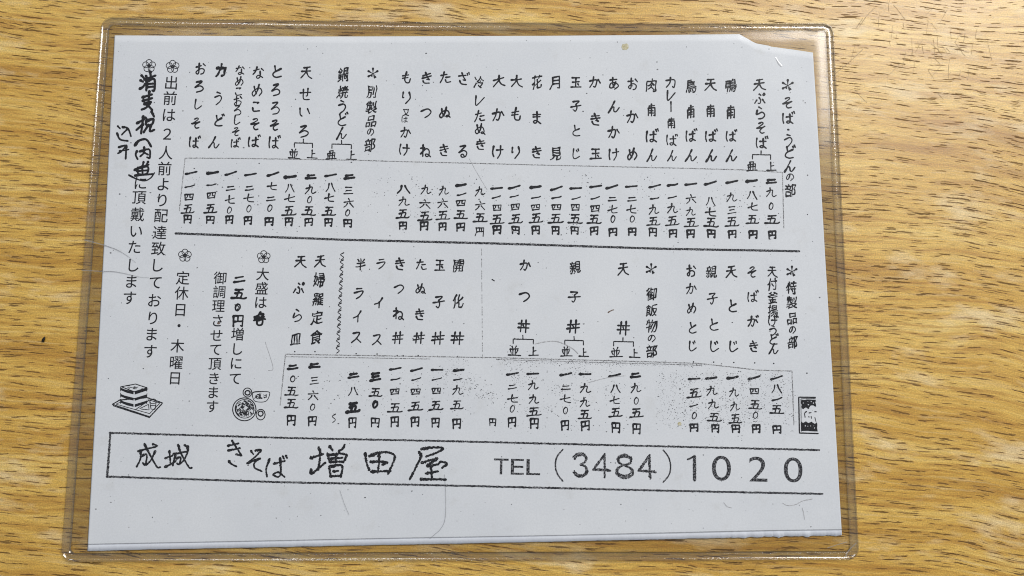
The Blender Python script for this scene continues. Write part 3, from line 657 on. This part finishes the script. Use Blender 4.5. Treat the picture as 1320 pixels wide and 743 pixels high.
for P in ([(470, 574), (450, 600), (418, 612)], [(464, 590), (496, 590), (462, 622), (416, 640)], [(440, 606), (508, 630)], [(440, 640), (484, 634), (480, 672), (446, 674), (440, 640)], [(424, 624), (500, 610)]): B.stroke(T(P), 3.4)
B.glyph('二', 308.6, 360.5, 18, 15, stroke=.17); B.glyph('五', 308, 379, 19, 16, stroke=.17)
B.glyph('〇', 306.4, 396.5, 15, 14, stroke=.19); B.stroke([(303, 393), (308, 396), (305, 400)], 1.5); B.glyph('円', 306.6, 414, 18, 19, stroke=.14)
B.build('marker_note', M_MARK)

# plum-blossom emblems
for u, w in ((192.4, 85.3), (222.7, 86.3), (238.3, 329.5), (340, 331.5)):
    B = Block()
    for i in range(5):
        a = math.radians(-90+72*i); c = Vector((u+4.6*math.cos(a), w+4.4*math.sin(a)))
        B.stroke([(c.x+3.9*math.cos(t*math.pi/5), c.y+3.8*math.sin(t*math.pi/5)) for t in range(11)], .95, True, None, .1)
    B.stroke([(u+1.9*math.cos(t*math.pi/4), w+1.9*math.sin(t*math.pi/4)) for t in range(9)], .8, True, None, .1)
    B.build('blossom_emblem')

# rules and frames
B = Block(); B.line([(226, 301), (440, 309.2), (640, 314.2), (850, 320.8), (1030.5, 324)], 2.8, .16); B.build('divider_rule', M_RULE)
B = Block(); B.line([(141, 558.2), (370, 564.8), (600, 569.4), (840, 575.3), (1056, 580.4)], 2.4, .3)
B.line([(137.5, 614.6), (370, 622), (600, 626.5), (840, 632.3), (1060.5, 637)], 2.5, .3); B.line([(142.3, 558), (138, 615)], 3, .3)
B.build('banner_frame', M_RULE)
B = Block(); B.line([(231, 272), (238.7, 204), (300, 204.3), (455, 206.5), (500, 208), (700, 213.2), (880, 217), (960, 219.3), (1008.5, 222.5), (1010.5, 294)], 1.1, .4); B.build('price_frame', M_GREY)
B = Block(); B.line([(361, 523), (368, 456.8), (640, 461.3), (830, 466.4), (900, 468.6), (980, 477.5), (1021, 478.5), (1023.5, 548)], 1.2, .4)
B.line([(369, 460), (470, 461.5), (554, 463)], .9, .4); B.line([(640, 463.5), (760, 467), (905, 471)], .8, .7); B.build('price_frame', M_GREY)
B = Block()
for i in range(46):
    y = 321 + i*3.1
    if i % 5 != 3: B.line([(620.8+i*.025, y), (620.8+i*.025, y+2.1)], .8, .3)
B.build('dotted_rule', M_GREY)
B = Block()
for u, w in ((380, 453.5), (406, 453.5), (459, 456.2), (486, 456.6), (512, 458.5), (539, 458.5), (564, 459.7), (590, 459.8), (894, 466.7), (920, 467), (946, 467.5), (973, 468), (997.5, 468.7)):
    B.poly([(u+1.0*math.cos(a), w+1.0*math.sin(a)) for a in [i*math.pi/3 for i in range(6)]])
B.build('leader_dot')['kind'] = 'stuff'
def squiggle(u0, w0, u1, w1, n):
    B = Block(); n = max(1, int(n*.85))
    for i in range(n):
        t = i/n; u = u0+(u1-u0)*t; w = w0+(w1-w0)*t; h = (w1-w0)/n
        B.stroke([(u+2.4, w), (u-1.7, w+h*.28), (u+2.2, w+h*.66), (u-1.2, w+h*1.0)], 1.45)
    B.build('wavy_rule')
squiggle(440.8, 326, 434.6, 455.5, 17); squiggle(430, 534, 429, 545, 1)

# banner: shop name and telephone number
T = ic(130, 540, 5.158)
for SS in (([(248, 216), (300, 202), (368, 186)], [(290, 168), (322, 232), (372, 318), (396, 322)], [(262, 214), (264, 262), (238, 320)], [(272, 246), (304, 240), (296, 304), (278, 294)], [(362, 216), (330, 280), (300, 308)], [(346, 168), (376, 180)]),
           ([(428, 262), (476, 246)], [(456, 214), (462, 294)], [(426, 320), (462, 304), (500, 280)], [(482, 236), (578, 216)], [(514, 174), (536, 236), (584, 320), (606, 326)], [(496, 238), (478, 312)], [(500, 264), (530, 258), (522, 304), (506, 296)], [(578, 182), (576, 226), (546, 282), (520, 302)], [(556, 176), (580, 190)]),
           ([(844, 180), (916, 164)], [(846, 212), (926, 196)], [(872, 146), (900, 190), (934, 244)], [(934, 244), (898, 236)], [(850, 282), (868, 300), (902, 318)]),
           ([(998, 214), (1014, 236)], [(1028, 212), (1064, 208), (1040, 240), (972, 298)], [(974, 296), (1060, 262), (1022, 292), (1024, 326), (1070, 350)]),
           ([(1122, 268), (1100, 330), (1104, 386)], [(1150, 300), (1224, 280)], [(1192, 262), (1196, 360), (1180, 386), (1146, 372), (1180, 356), (1222, 388)], [(1210, 250), (1218, 268)], [(1230, 246), (1238, 262)])):
    B = Block()
    for P in SS: B.stroke(T(P), 3.3, True, brush, .28)
    B.build('shop_name_character', M_BRUSH)
T = ic(360, 540, 5.158)
for SS in (([(208, 262), (292, 234)], [(262, 192), (272, 240), (258, 340)], [(212, 338), (216, 364), (250, 338), (306, 292)], [(334, 184), (354, 212)], [(434, 176), (426, 194), (394, 218)], [(320, 232), (332, 284)], [(322, 244), (400, 232), (446, 240), (440, 264), (426, 290)],
            [(336, 286), (424, 286)], [(378, 240), (374, 292)], [(344, 264), (420, 260)], [(334, 318), (340, 386)], [(336, 320), (416, 312), (410, 388)], [(340, 382), (410, 380)], [(360, 350), (392, 346)]),
           ([(572, 230), (580, 290), (598, 342)], [(600, 250), (660, 226), (724, 224), (766, 244), (762, 276), (744, 322), (724, 368)], [(664, 232), (662, 300), (654, 358)], [(608, 288), (664, 286), (722, 290), (684, 306)], [(612, 352), (740, 348)]),
           ([(946, 202), (1010, 192), (1088, 194), (1054, 222), (976, 252)], [(930, 222), (942, 252), (910, 320), (868, 404)], [(948, 294), (1000, 276), (1052, 264)], [(1050, 266), (984, 314), (1050, 304), (1076, 286), (1114, 300), (1082, 326)], [(1008, 312), (1016, 398)], [(976, 362), (1056, 350)], [(942, 402), (1108, 404)])):
    B = Block()
    for P in SS: B.stroke(T(P), 4.1, True, brush, .36)
    B.build('shop_name_character', M_BRUSH)
B = Block()
for ch, u, wd in (('T', 646, 19), ('E', 667, 17), ('L', 687.5, 18)): B.glyph(ch, u, 601.8+(u-660)*.02, wd, 20.5, hand=False, fit=True, bold=-.002)
B.build('telephone_mark', M_RULE)
B = Block(); B.stroke([(725.5, 579.5), (718, 589), (716, 600), (718.5, 611), (725.5, 620.5)], 2.0, True, None, .2); B.build('bracket', M_RULE)
B = Block(); B.stroke([(855, 580.5), (862, 590), (864.5, 602), (862, 613), (854.8, 622)], 1.9, True, None, .2); B.build('bracket', M_RULE)
B = Block()
D3 = [[(6, 20), (30, 4), (66, 2), (88, 18), (78, 38), (48, 48), (84, 56), (96, 76), (76, 96), (34, 98), (4, 82)]]
D4 = [[(66, 2), (4, 70), (100, 72)], [(66, 2), (68, 100)]]
D8 = [[(50, 2), (86, 14), (82, 36), (50, 46), (12, 60), (8, 84), (48, 99), (92, 86), (90, 62), (50, 46), (16, 34), (14, 14), (50, 2)]]
for SS, u, wd in ((D3, 748, 18.5), (D4, 775.5, 22), (D8, 805, 21.5), (D4, 833.5, 22)):
    ex, ey = axes(u)
    for k_, gr in ((-1, 1.0), (1, 1.0), (0, .9)):
        for P in SS:
            n_ = len(P); Q = []
            for i_, (a, b) in enumerate(P):
                rr = 1 + k_*.10; Q.append(Vector((u, 600.6+(u-790)*.024)) + ex*((a-50)/100*wd*rr + random.uniform(-.5, .5)) + ey*((b-50)/100*28.5*rr + random.uniform(-.5, .5)))
            B.stroke(Q, 2.1 if k_ else 1.3, SS is not D4, None, .55)
B.build('telephone_number', M_RULE, 'digits drawn with doubled outlines')
B = Block()
for ch, u, wd in (('0', 930, 25), ('2', 977.3, 24), ('0', 1022.5, 24.5)): B.glyph(ch, u, 603.8+(u-930)*.024, wd, 32.5, hand=False, fit=True, bold=-.004)
B.stroke([(886.5, 592.5), (892, 590), (895.8, 588)], 2.6, False, None, .2); B.stroke([(895.3, 588.5), (895.3, 619)], 4.4, False, None, .12)
B.build('telephone_number', M_RULE)

# small pictures: noodles in a stacked tray, bowls, and the square seal
def ic(ox, oy, s): return lambda pts: [(ox+x/s, oy+y/s) for x, y in pts]
T = ic(120, 430, 6.19); B = Block()
B.line(T([(155, 565), (212, 532), (430, 512), (555, 555), (452, 666), (155, 567)]), 1.5); B.line(T([(186, 562), (226, 545)]), .9); B.line(T([(186, 566), (450, 640), (532, 556), (440, 530)]), .9)
B.line(T([(160, 578), (450, 672)]), 1.1); B.line(T([(225, 425), (338, 404), (430, 434), (326, 466), (225, 425)]), 1.2)
for dy in (0, 50, 100):
    B.poly(T([(218, 432+dy), (250, 446+dy), (322, 464+dy), (322, 486+dy), (270, 474+dy), (218, 452+dy)])); B.poly(T([(332, 466+dy), (430, 436+dy), (428, 456+dy), (332, 488+dy)]))
    B.line(T([(218, 425+dy), (218, 460+dy)]), .8); B.line(T([(430, 430+dy), (428, 462+dy)]), .8)
for i in range(12):
    a, b = random.uniform(265, 390), random.uniform(415, 445); B.line(T([(a, b), (a+random.uniform(8, 26), b+random.uniform(-6, 6))]), .8)
B.line(T([(338, 608), (452, 530)]), 1.0); B.line(T([(372, 600), (442, 566), (446, 610), (385, 604)]), 1.0)
B.stroke(T([(452, 545), (462, 528), (490, 524), (504, 540), (496, 556), (466, 560), (452, 545)]), 1.2); B.line(T([(452, 546), (462, 604), (494, 608), (503, 546)]), 1.0); B.line(T([(462, 576), (498, 574)]), .9)
B.build('noodle_tray_picture')
T = ic(260, 430, 6.19); B = Block()
def ell(cx_, cy_, rx, ry, wd, n=16): B.stroke(T([(cx_+rx*math.cos(i*2*math.pi/n), cy_+ry*math.sin(i*2*math.pi/n)) for i in range(n+1)]), wd, True, None, .15)
ell(340, 606, 93, 91, 1.3); ell(342, 602, 76, 74, .9); ell(365, 472, 35, 36, 1.2, 10); ell(366, 474, 20, 18, 1.8, 8); ell(470, 648, 36, 42, 1.2, 10); ell(470, 640, 20, 20, 1.6, 8)
B.stroke(T([(405, 475), (430, 466), (530, 466), (541, 490), (520, 535), (480, 548), (425, 540), (406, 505), (405, 475)]), 1.3)
for i in range(75):
    a = random.uniform(0, 6.28); r = random.uniform(10, 66); x, y = 342+r*math.cos(a), 602+r*math.sin(a)
    B.stroke(T([(x, y), (x+random.uniform(-18, 18), y+random.uniform(-12, 12)), (x+random.uniform(-22, 22), y+random.uniform(-16, 16))]), 1.15)
B.stroke(T([(275, 580), (272, 620), (298, 656)]), 2.2)
for i in range(16):
    x, y = random.uniform(430, 515), random.uniform(484, 528); B.stroke(T([(x, y), (x+random.uniform(-16, 16), y+random.uniform(-12, 12)), (x+random.uniform(-16, 16), y+random.uniform(-10, 10))]), 1.0)
ell(452, 504, 16, 18, 1.0, 8)
B.build('noodle_bowl_picture')
T = ic(1020, 500, 10.62); B = Block()
B.line(T([(330, 133), (103, 130), (112, 620), (368, 628)]), 1.7, .1); B.line(T([(330, 150), (132, 150), (138, 598)]), .8, .2)
def ragged(P, n=5):
    o = []
    for i in range(len(P)):
        a, b = P[i], P[(i+1) % len(P)]
        for j in range(n): t = j/n; o.append((a[0]+(b[0]-a[0])*t+random.uniform(-5, 5), a[1]+(b[1]-a[1])*t+random.uniform(-5, 5)))
    return o
def speck(x, y, r): return [(x+r*math.cos(i*1.26)*random.uniform(.6, 1.3), y+r*math.sin(i*1.26)*random.uniform(.6, 1.3)) for i in range(5)]
B.poly(T(ragged([(138, 165), (330, 165), (340, 268), (300, 240), (265, 248), (240, 296), (205, 272), (160, 292), (140, 268)])))
B.poly(T(ragged([(136, 462), (165, 482), (200, 460), (240, 486), (280, 462), (318, 494), (352, 478), (360, 598), (140, 590)])))
for x, y, r in ((165, 208, 9), (235, 232, 11), (275, 188, 9), (305, 212, 10), (228, 190, 6), (192, 520, 10), (228, 526, 8), (268, 524, 9), (318, 552, 9), (310, 522, 6)): B.poly(T(speck(x, y, r)))
B.stroke(T([(208, 326), (184, 350), (190, 408)]), 1.6); B.stroke(T([(245, 345), (272, 342)]), 1.7); B.stroke(T([(240, 396), (244, 406)]), 1.5); B.stroke(T([(272, 396), (278, 420)]), 1.4)
B.stroke(T([(324, 408), (340, 470)]), 1.1); B.stroke(T([(324, 328), (346, 330)]), 1.6)
B.build('seal_stamp')

# toner dirt: too many dots to count
def specks(name, n, region, rmin, rmax, mat):
    V, F = [], []
    for _ in range(n):
        u, w = region(); r = rmin + (rmax-rmin)*random.random()**2.5; k = len(V); a0 = random.random()*6
        st = random.uniform(.6, 1.7)
        for i in range(5):
            a = a0+i*1.2566; V.append(on_paper(u+r*st*math.cos(a)*random.uniform(.7, 1.2), w+r*math.sin(a)*random.uniform(.7, 1.2), .016*MM))
        F.append(tuple(range(k, k+5)))
    o = mesh(name, V, F, mat, sheet); o['kind'] = 'stuff'; return o
g = random.gauss; U = random.uniform
def anywhere():
    w = U(52, 684); t = (w-46)/664; return U(152-33*t, 1044+36*t), w
clus = [(U(245, 1000), U(226, 300)) for _ in range(70)] + [(U(372, 600), U(470, 540)) for _ in range(34)] + [(U(640, 830), U(465, 550)) for _ in range(50)] + [(U(850, 1020), U(482, 556)) for _ in range(55)]
def near_prices():
    c = random.choice(clus); return g(c[0], 8), g(c[1], 7)
def dense_right():
    u = U(845, 1018); return u, U(478+(u-845)*.02, 553)
def band():
    u = U(640, 905); return u, g(465.5+(u-640)*.022, 1.6)
def patches():
    c = random.choice(((610, 492), (622, 505), (605, 500), (632, 512), (592, 470), (720, 500), (735, 520), (667, 520), (745, 478), (575, 482), (668, 490))); return g(c[0], 6), g(c[1], 6)
specks('toner_speckle', 620, anywhere, .3, .95, M_SPECK)
specks('toner_speckle', 1900, near_prices, .25, .75, M_SPECK)
specks('toner_speckle', 1100, dense_right, .22, .62, M_SPECK)
specks('toner_speckle', 520, band, .2, .5, M_SPECK)
specks('toner_speckle', 330, patches, .3, .75, M_SPECK)

# stains and scuffs on the paper
def spot(name, u, w, rx, ry, mat, n=16, rag=.2):
    B = Block(); B.poly([(u+rx*math.cos(i*2*math.pi/n)*U(1-rag, 1+rag), w+ry*math.sin(i*2*math.pi/n)*U(1-rag, 1+rag)) for i in range(n)])
    return B.build(name, mat, lift=.02*MM)
spot('grease_spot', 805.8, 60.5, 4.2, 4.4, M_YELL)['label'] = 'small yellowish grease spot near the top edge'
spot('grease_spot', 876, 546.5, 2.6, 2.6, M_YELL); spot('brown_fleck', 281.7, 417, 2.0, 1.4, M_BROWN)
B = Block(); B.stroke([(784, 403), (788, 400.6), (791, 399.6)], 1.7); B.build('brown_fleck', M_BROWN, lift=.02*MM)
B = Block(); B.stroke([(634.5, 360.6), (637.3, 362.3)], 1.9); B.build('toner_fleck')
for P, wd in (([(690, 443.5), (705, 440.5), (720, 441), (737, 449), (745, 456)], 1.1), ([(1009, 649), (1016, 652), (1026, 650.5), (1035, 646), (1047, 643.5)], 1.0),
              ([(758, 493.5), (775, 489), (787, 486.5), (806, 484.5)], .8), ([(933, 648), (937, 653), (943, 655)], .8), ([(1001, 78), (1004, 84), (1007, 86)], .8),
              ([(605, 205), (616, 225), (628, 245)], .5), ([(1034, 655), (1036, 662), (1037, 670)], .8), ([(342, 441), (352, 474), (346, 478)], .6)):
    B = Block(); B.stroke(P, wd, True, None, .4); B.build('scuff', M_FAINT, lift=.02*MM)
# a creased lighter fold beside the cut corner
# ------------------------------------------------------------------ plastic sleeve
sleeve = bpy.data.objects.new('plastic_sleeve', None); COL.objects.link(sleeve); sleeve.empty_display_size = .02
describe(sleeve, 'clear hard plastic sleeve with rounded welded rim, holding the menu sheet on the wooden table', 'sleeve')
# outer outline of the rim: corners, radius
def plane(u, w, z=.0005): return Vector(at(u, w, z))
# slight bow of the long edges, as measured
TL, TR, BRc, BL = plane(131.5, 22.5), plane(1074, 30.5), plane(1107.5, 722), plane(78.5, 724.5)
def rounded(inset, rad, n=8):
    cs = [TL, TR, BRc, BL]; out = []
    for i in range(4):
        p, a, b = cs[i], cs[i-1], cs[(i+1) % 4]
        da, db = (a-p).normalized(), (b-p).normalized()
        p2 = p + (da+db)*inset; r = max(rad-inset, .0020)
        c = p2 + (da+db)*r
        for k in range(n+1):
            th = k/n*math.pi/2
            out.append(c - db*r*math.cos(th)*1.0 - da*r*math.sin(th))
    # order fix: first point lies towards a, last towards b
    return out
def edge_ring(inset, rad=.0046, per=70):
    pts = rounded(inset, rad); n = len(pts); out = []
    for i in range(n):
        a, b = pts[i], pts[(i+1) % n]; L = (b-a).length
        k = per if L > .05 else 1
        for j in range(k): out.append(a.lerp(b, j/k))
    return out
def bow(p):   # long edges are not ruler-straight
    t = (p.x+.15)/.3
    if p.y > .08: p = Vector((p.x, p.y - .0009*math.sin(max(0, min(1, t))*math.pi)*1.0 + .0002*noise.noise(Vector((p.x*20, 0, 0)))))
    elif p.y < -.08: p = Vector((p.x, p.y + .0003*noise.noise(Vector((p.x*18, 4, 0)))))
    else: p = Vector((p.x + .0002*noise.noise(Vector((p.y*25, 7, 0))), p.y))
    return p
prof = [(0, .06), (.03, .62), (.15, .95), (.34, 1.06), (.55, .92), (.75, .62), (1.1, .54), (1.95, .54), (2.3, .62), (2.48, 1.0), (2.66, 1.16), (2.86, 1.04), (3.02, .62), (3.3, .42)]
rings = [[bow(p) for p in edge_ring(i*MM)] for i, _ in prof]
n = len(rings[0]); V, F = [], []
for (ins, z), rg in zip(prof, rings):
    for p in rg:
        zz = z*(1+.06*noise.noise(Vector((p.x*60, p.y*60, ins)))); V.append((p.x, p.y, zz*MM))
for j in range(len(prof)-1):
    for i in range(n):
        a, b = j*n+i, j*n+(i+1) % n; F.append((a, b, b+n, a+n))
k0 = len(V)
for j, zz in ((len(prof)-1, .12), (0, .05)):
    for p in rings[j]: V.append((p.x, p.y, zz*MM))
for i in range(n):
    i2 = (i+1) % n; F.append(((len(prof)-1)*n+i, (len(prof)-1)*n+i2, k0+i2, k0+i)); F.append((k0+i, k0+i2, k0+n+i2, k0+n+i)); F.append((k0+n+i, k0+n+i2, i2, i))
rim = mesh('welded_rim', V, F, M_RIM, sleeve, True)
bm = bmesh.new(); bm.from_mesh(rim.data); bmesh.ops.recalc_face_normals(bm, faces=bm.faces); bm.to_mesh(rim.data); bm.free()
# films: grids spanning the inside of the rim
def quad_at(c, s, t): a = c[0].lerp(c[1], s); b = c[3].lerp(c[2], s); return a.lerp(b, t)
ins = 3.15*MM
def inner(dx=0):
    out = []
    cs = [TL, TR, BRc, BL]
    for i in range(4):
        p, a, b = cs[i], cs[i-1], cs[(i+1) % 4]; out.append(p + ((a-p).normalized()+(b-p).normalized())*ins)
    return out
IC = inner()
def film(name, t1fun, zfun, mat, nx=150, ny=110):
    V, F = [], []
    for j in range(ny+1):
        for i in range(nx+1):
            s = i/nx; t = j/ny*t1fun(s); p = bow(quad_at(IC, s, t))
            V.append((p.x, p.y, zfun(p.x, p.y, s, t)))
    for j in range(ny):
        for i in range(nx):
            a = j*(nx+1)+i; F.append((a, a+nx+1, a+nx+2, a+1))
    return mesh(name, V, F, mat, sleeve, True)
def ease(d): d = max(0, min(1, d)); return d*d*(3-2*d)
def zfront(x, y, s, t):
    d = min(s*.306, (1-s)*.306, t*.216) # distance to welded sides
    k = ease(d/.009)
    return film_z(x, y)*k + .50*MM*(1-k) + .13*MM*math.exp(-((d-.0045)/.0022)**2) + (.35*MM*math.exp(-((s-1)*.306/.010)**2-((t)*.216/.03)**2) if d > .001 else 0)
# the front film stops short of the bottom edge, leaving the paper's last millimetres bare
def t_end(s):
    u = 90 + (1095-90)*s
    w = 701.5 - (u-114)/966*18.5
    p = plane(u, w); a, b = quad_at(IC, s, 0), quad_at(IC, s, 1)
    return min(1, (p.y-a.y)/(b.y-a.y))
front = film('front_film', t_end, zfront, M_FILM)
back = film('back_film', lambda s: 1, lambda x, y, s, t: .06*MM, M_BACK, 60, 44)
# strokes on top of the plastic
def on_film(u, w, lift=0.0):
    x, y = at(u, w, .0009); return (x, y, film_z(x, y) + .06*MM + lift)
def plastic_line(name, P, width, mat, conv=on_film, prof_=None, curved=True, label=None):
    V, F = [], []; ribbon(V, F, smooth_path(P, 1.2, curved), width, prof_, .15, 0, conv, P[0][0])
    o = mesh(name, V, F, mat, sleeve)
    if label: o['label'] = label
    return o
tap = lambda t: 1-.6*t
plastic_line('cut_edge', [(92, 703), (114, 701.8), (300, 698.2), (500, 694.2), (700, 690.6), (960, 684.7), (1094, 683)], 1.0, M_CRACK)
plastic_line('crack', [(135, 316.5), (150, 322), (163, 329.5), (170, 335), (174.5, 338.5)], .9, M_CRACK, prof_=tap, label='hairline crack from the left rim, upper')
plastic_line('crack', [(134, 350), (148, 350.5), (165, 353.8), (180, 357.2), (192, 358)], .8, M_CRACK, prof_=tap, label='hairline crack from the left rim, lower')
def on_rim(u, w, lift=0.0):
    x, y = at(u, w, .0011); return (x, y, 1.06*MM + lift)
plastic_line('crack', [(109, 309.5), (117, 311.5), (135, 316.5)], 1.5, M_BRIGHT, on_rim)
plastic_line('crack', [(105.5, 348.5), (115, 349.2), (134, 350)], 1.3, M_BRIGHT, on_rim)
plastic_line('scratch', [(573, 612), (574.5, 640), (573.8, 668), (568, 682), (554, 694.5)], .5, M_CRACK)
plastic_line('scratch', [(438, 632), (444, 650), (450, 664)], .45, M_CRACK)
plastic_line('scratch', [(1067, 706.5), (1076, 703.5), (1092, 698.8)], 1.0, M_BRIGHT, on_rim)
plastic_line('crack', [(1089.5, 718.5), (1095, 709), (1103.5, 700.5)], 1.3, M_BRIGHT, on_rim, label='bright crack across the bottom right corner')
plastic_line('scratch', [(1000, 74), (1004, 80), (1008, 85)], .6, M_BRIGHT)

# ------------------------------------------------------------------ crumb and table scratches
bm = bmesh.new(); bmesh.ops.create_icosphere(bm, subdivisions=2, radius=1)
for q in bm.verts:
    p = q.co.copy(); r = 1 + .35*noise.noise(p*1.7)
    q.co = Vector((p.x*.62*r + .28*p.y*r, p.y*1.05*r, p.z*.38*r+.3))*MM
bm2 = bmesh.new()
me = bpy.data.meshes.new('crumb'); bm.to_mesh(me); bm.free(); bm2.free()
cr = link('crumb', me, M_CRUMB, None, True); x, y = at(57.0, 438); cr.location = (x, y, .0001)
describe(cr, 'tiny black burnt crumb lying on the bare wood left of the sleeve', 'crumb')
def on_table(u, w, lift=0.0): x, y = at(u, w); return (x, y, .04*MM+lift)
M_SCR = ink('scratch_dirt', (.25, .17, .09), (.46, .34, .19), .42, 700)
V, F = [], []
random.seed(21)
for _ in range(46):
    u, w = g(1205, 42), g(48, 32)
    if u < 1100 and w > 20: continue
    a = random.choice((1.45, 1.6, 1.75, .9, 2.2))+U(-.15, .15); L = U(4, 26)
    ribbon(V, F, smooth_path([(u, w), (u+L*.5*math.cos(a)+U(-1, 1), w+L*.5*math.sin(a)), (u+L*math.cos(a), w+L*math.sin(a))], 2), U(.18, .38), None, .3, _*.0006*MM, on_table, _)
for P in ([(1077, 95), (1095, 80), (1112, 64)], [(1108, 34), (1118, 20), (1128, 10)], [(1104, 36), (1112, 24)]): ribbon(V, F, smooth_path(P, 2), .7, None, .3, 0, on_table, 3)
sc = mesh('surface_scratches', V, F, M_SCR, table); sc['kind'] = 'stuff'
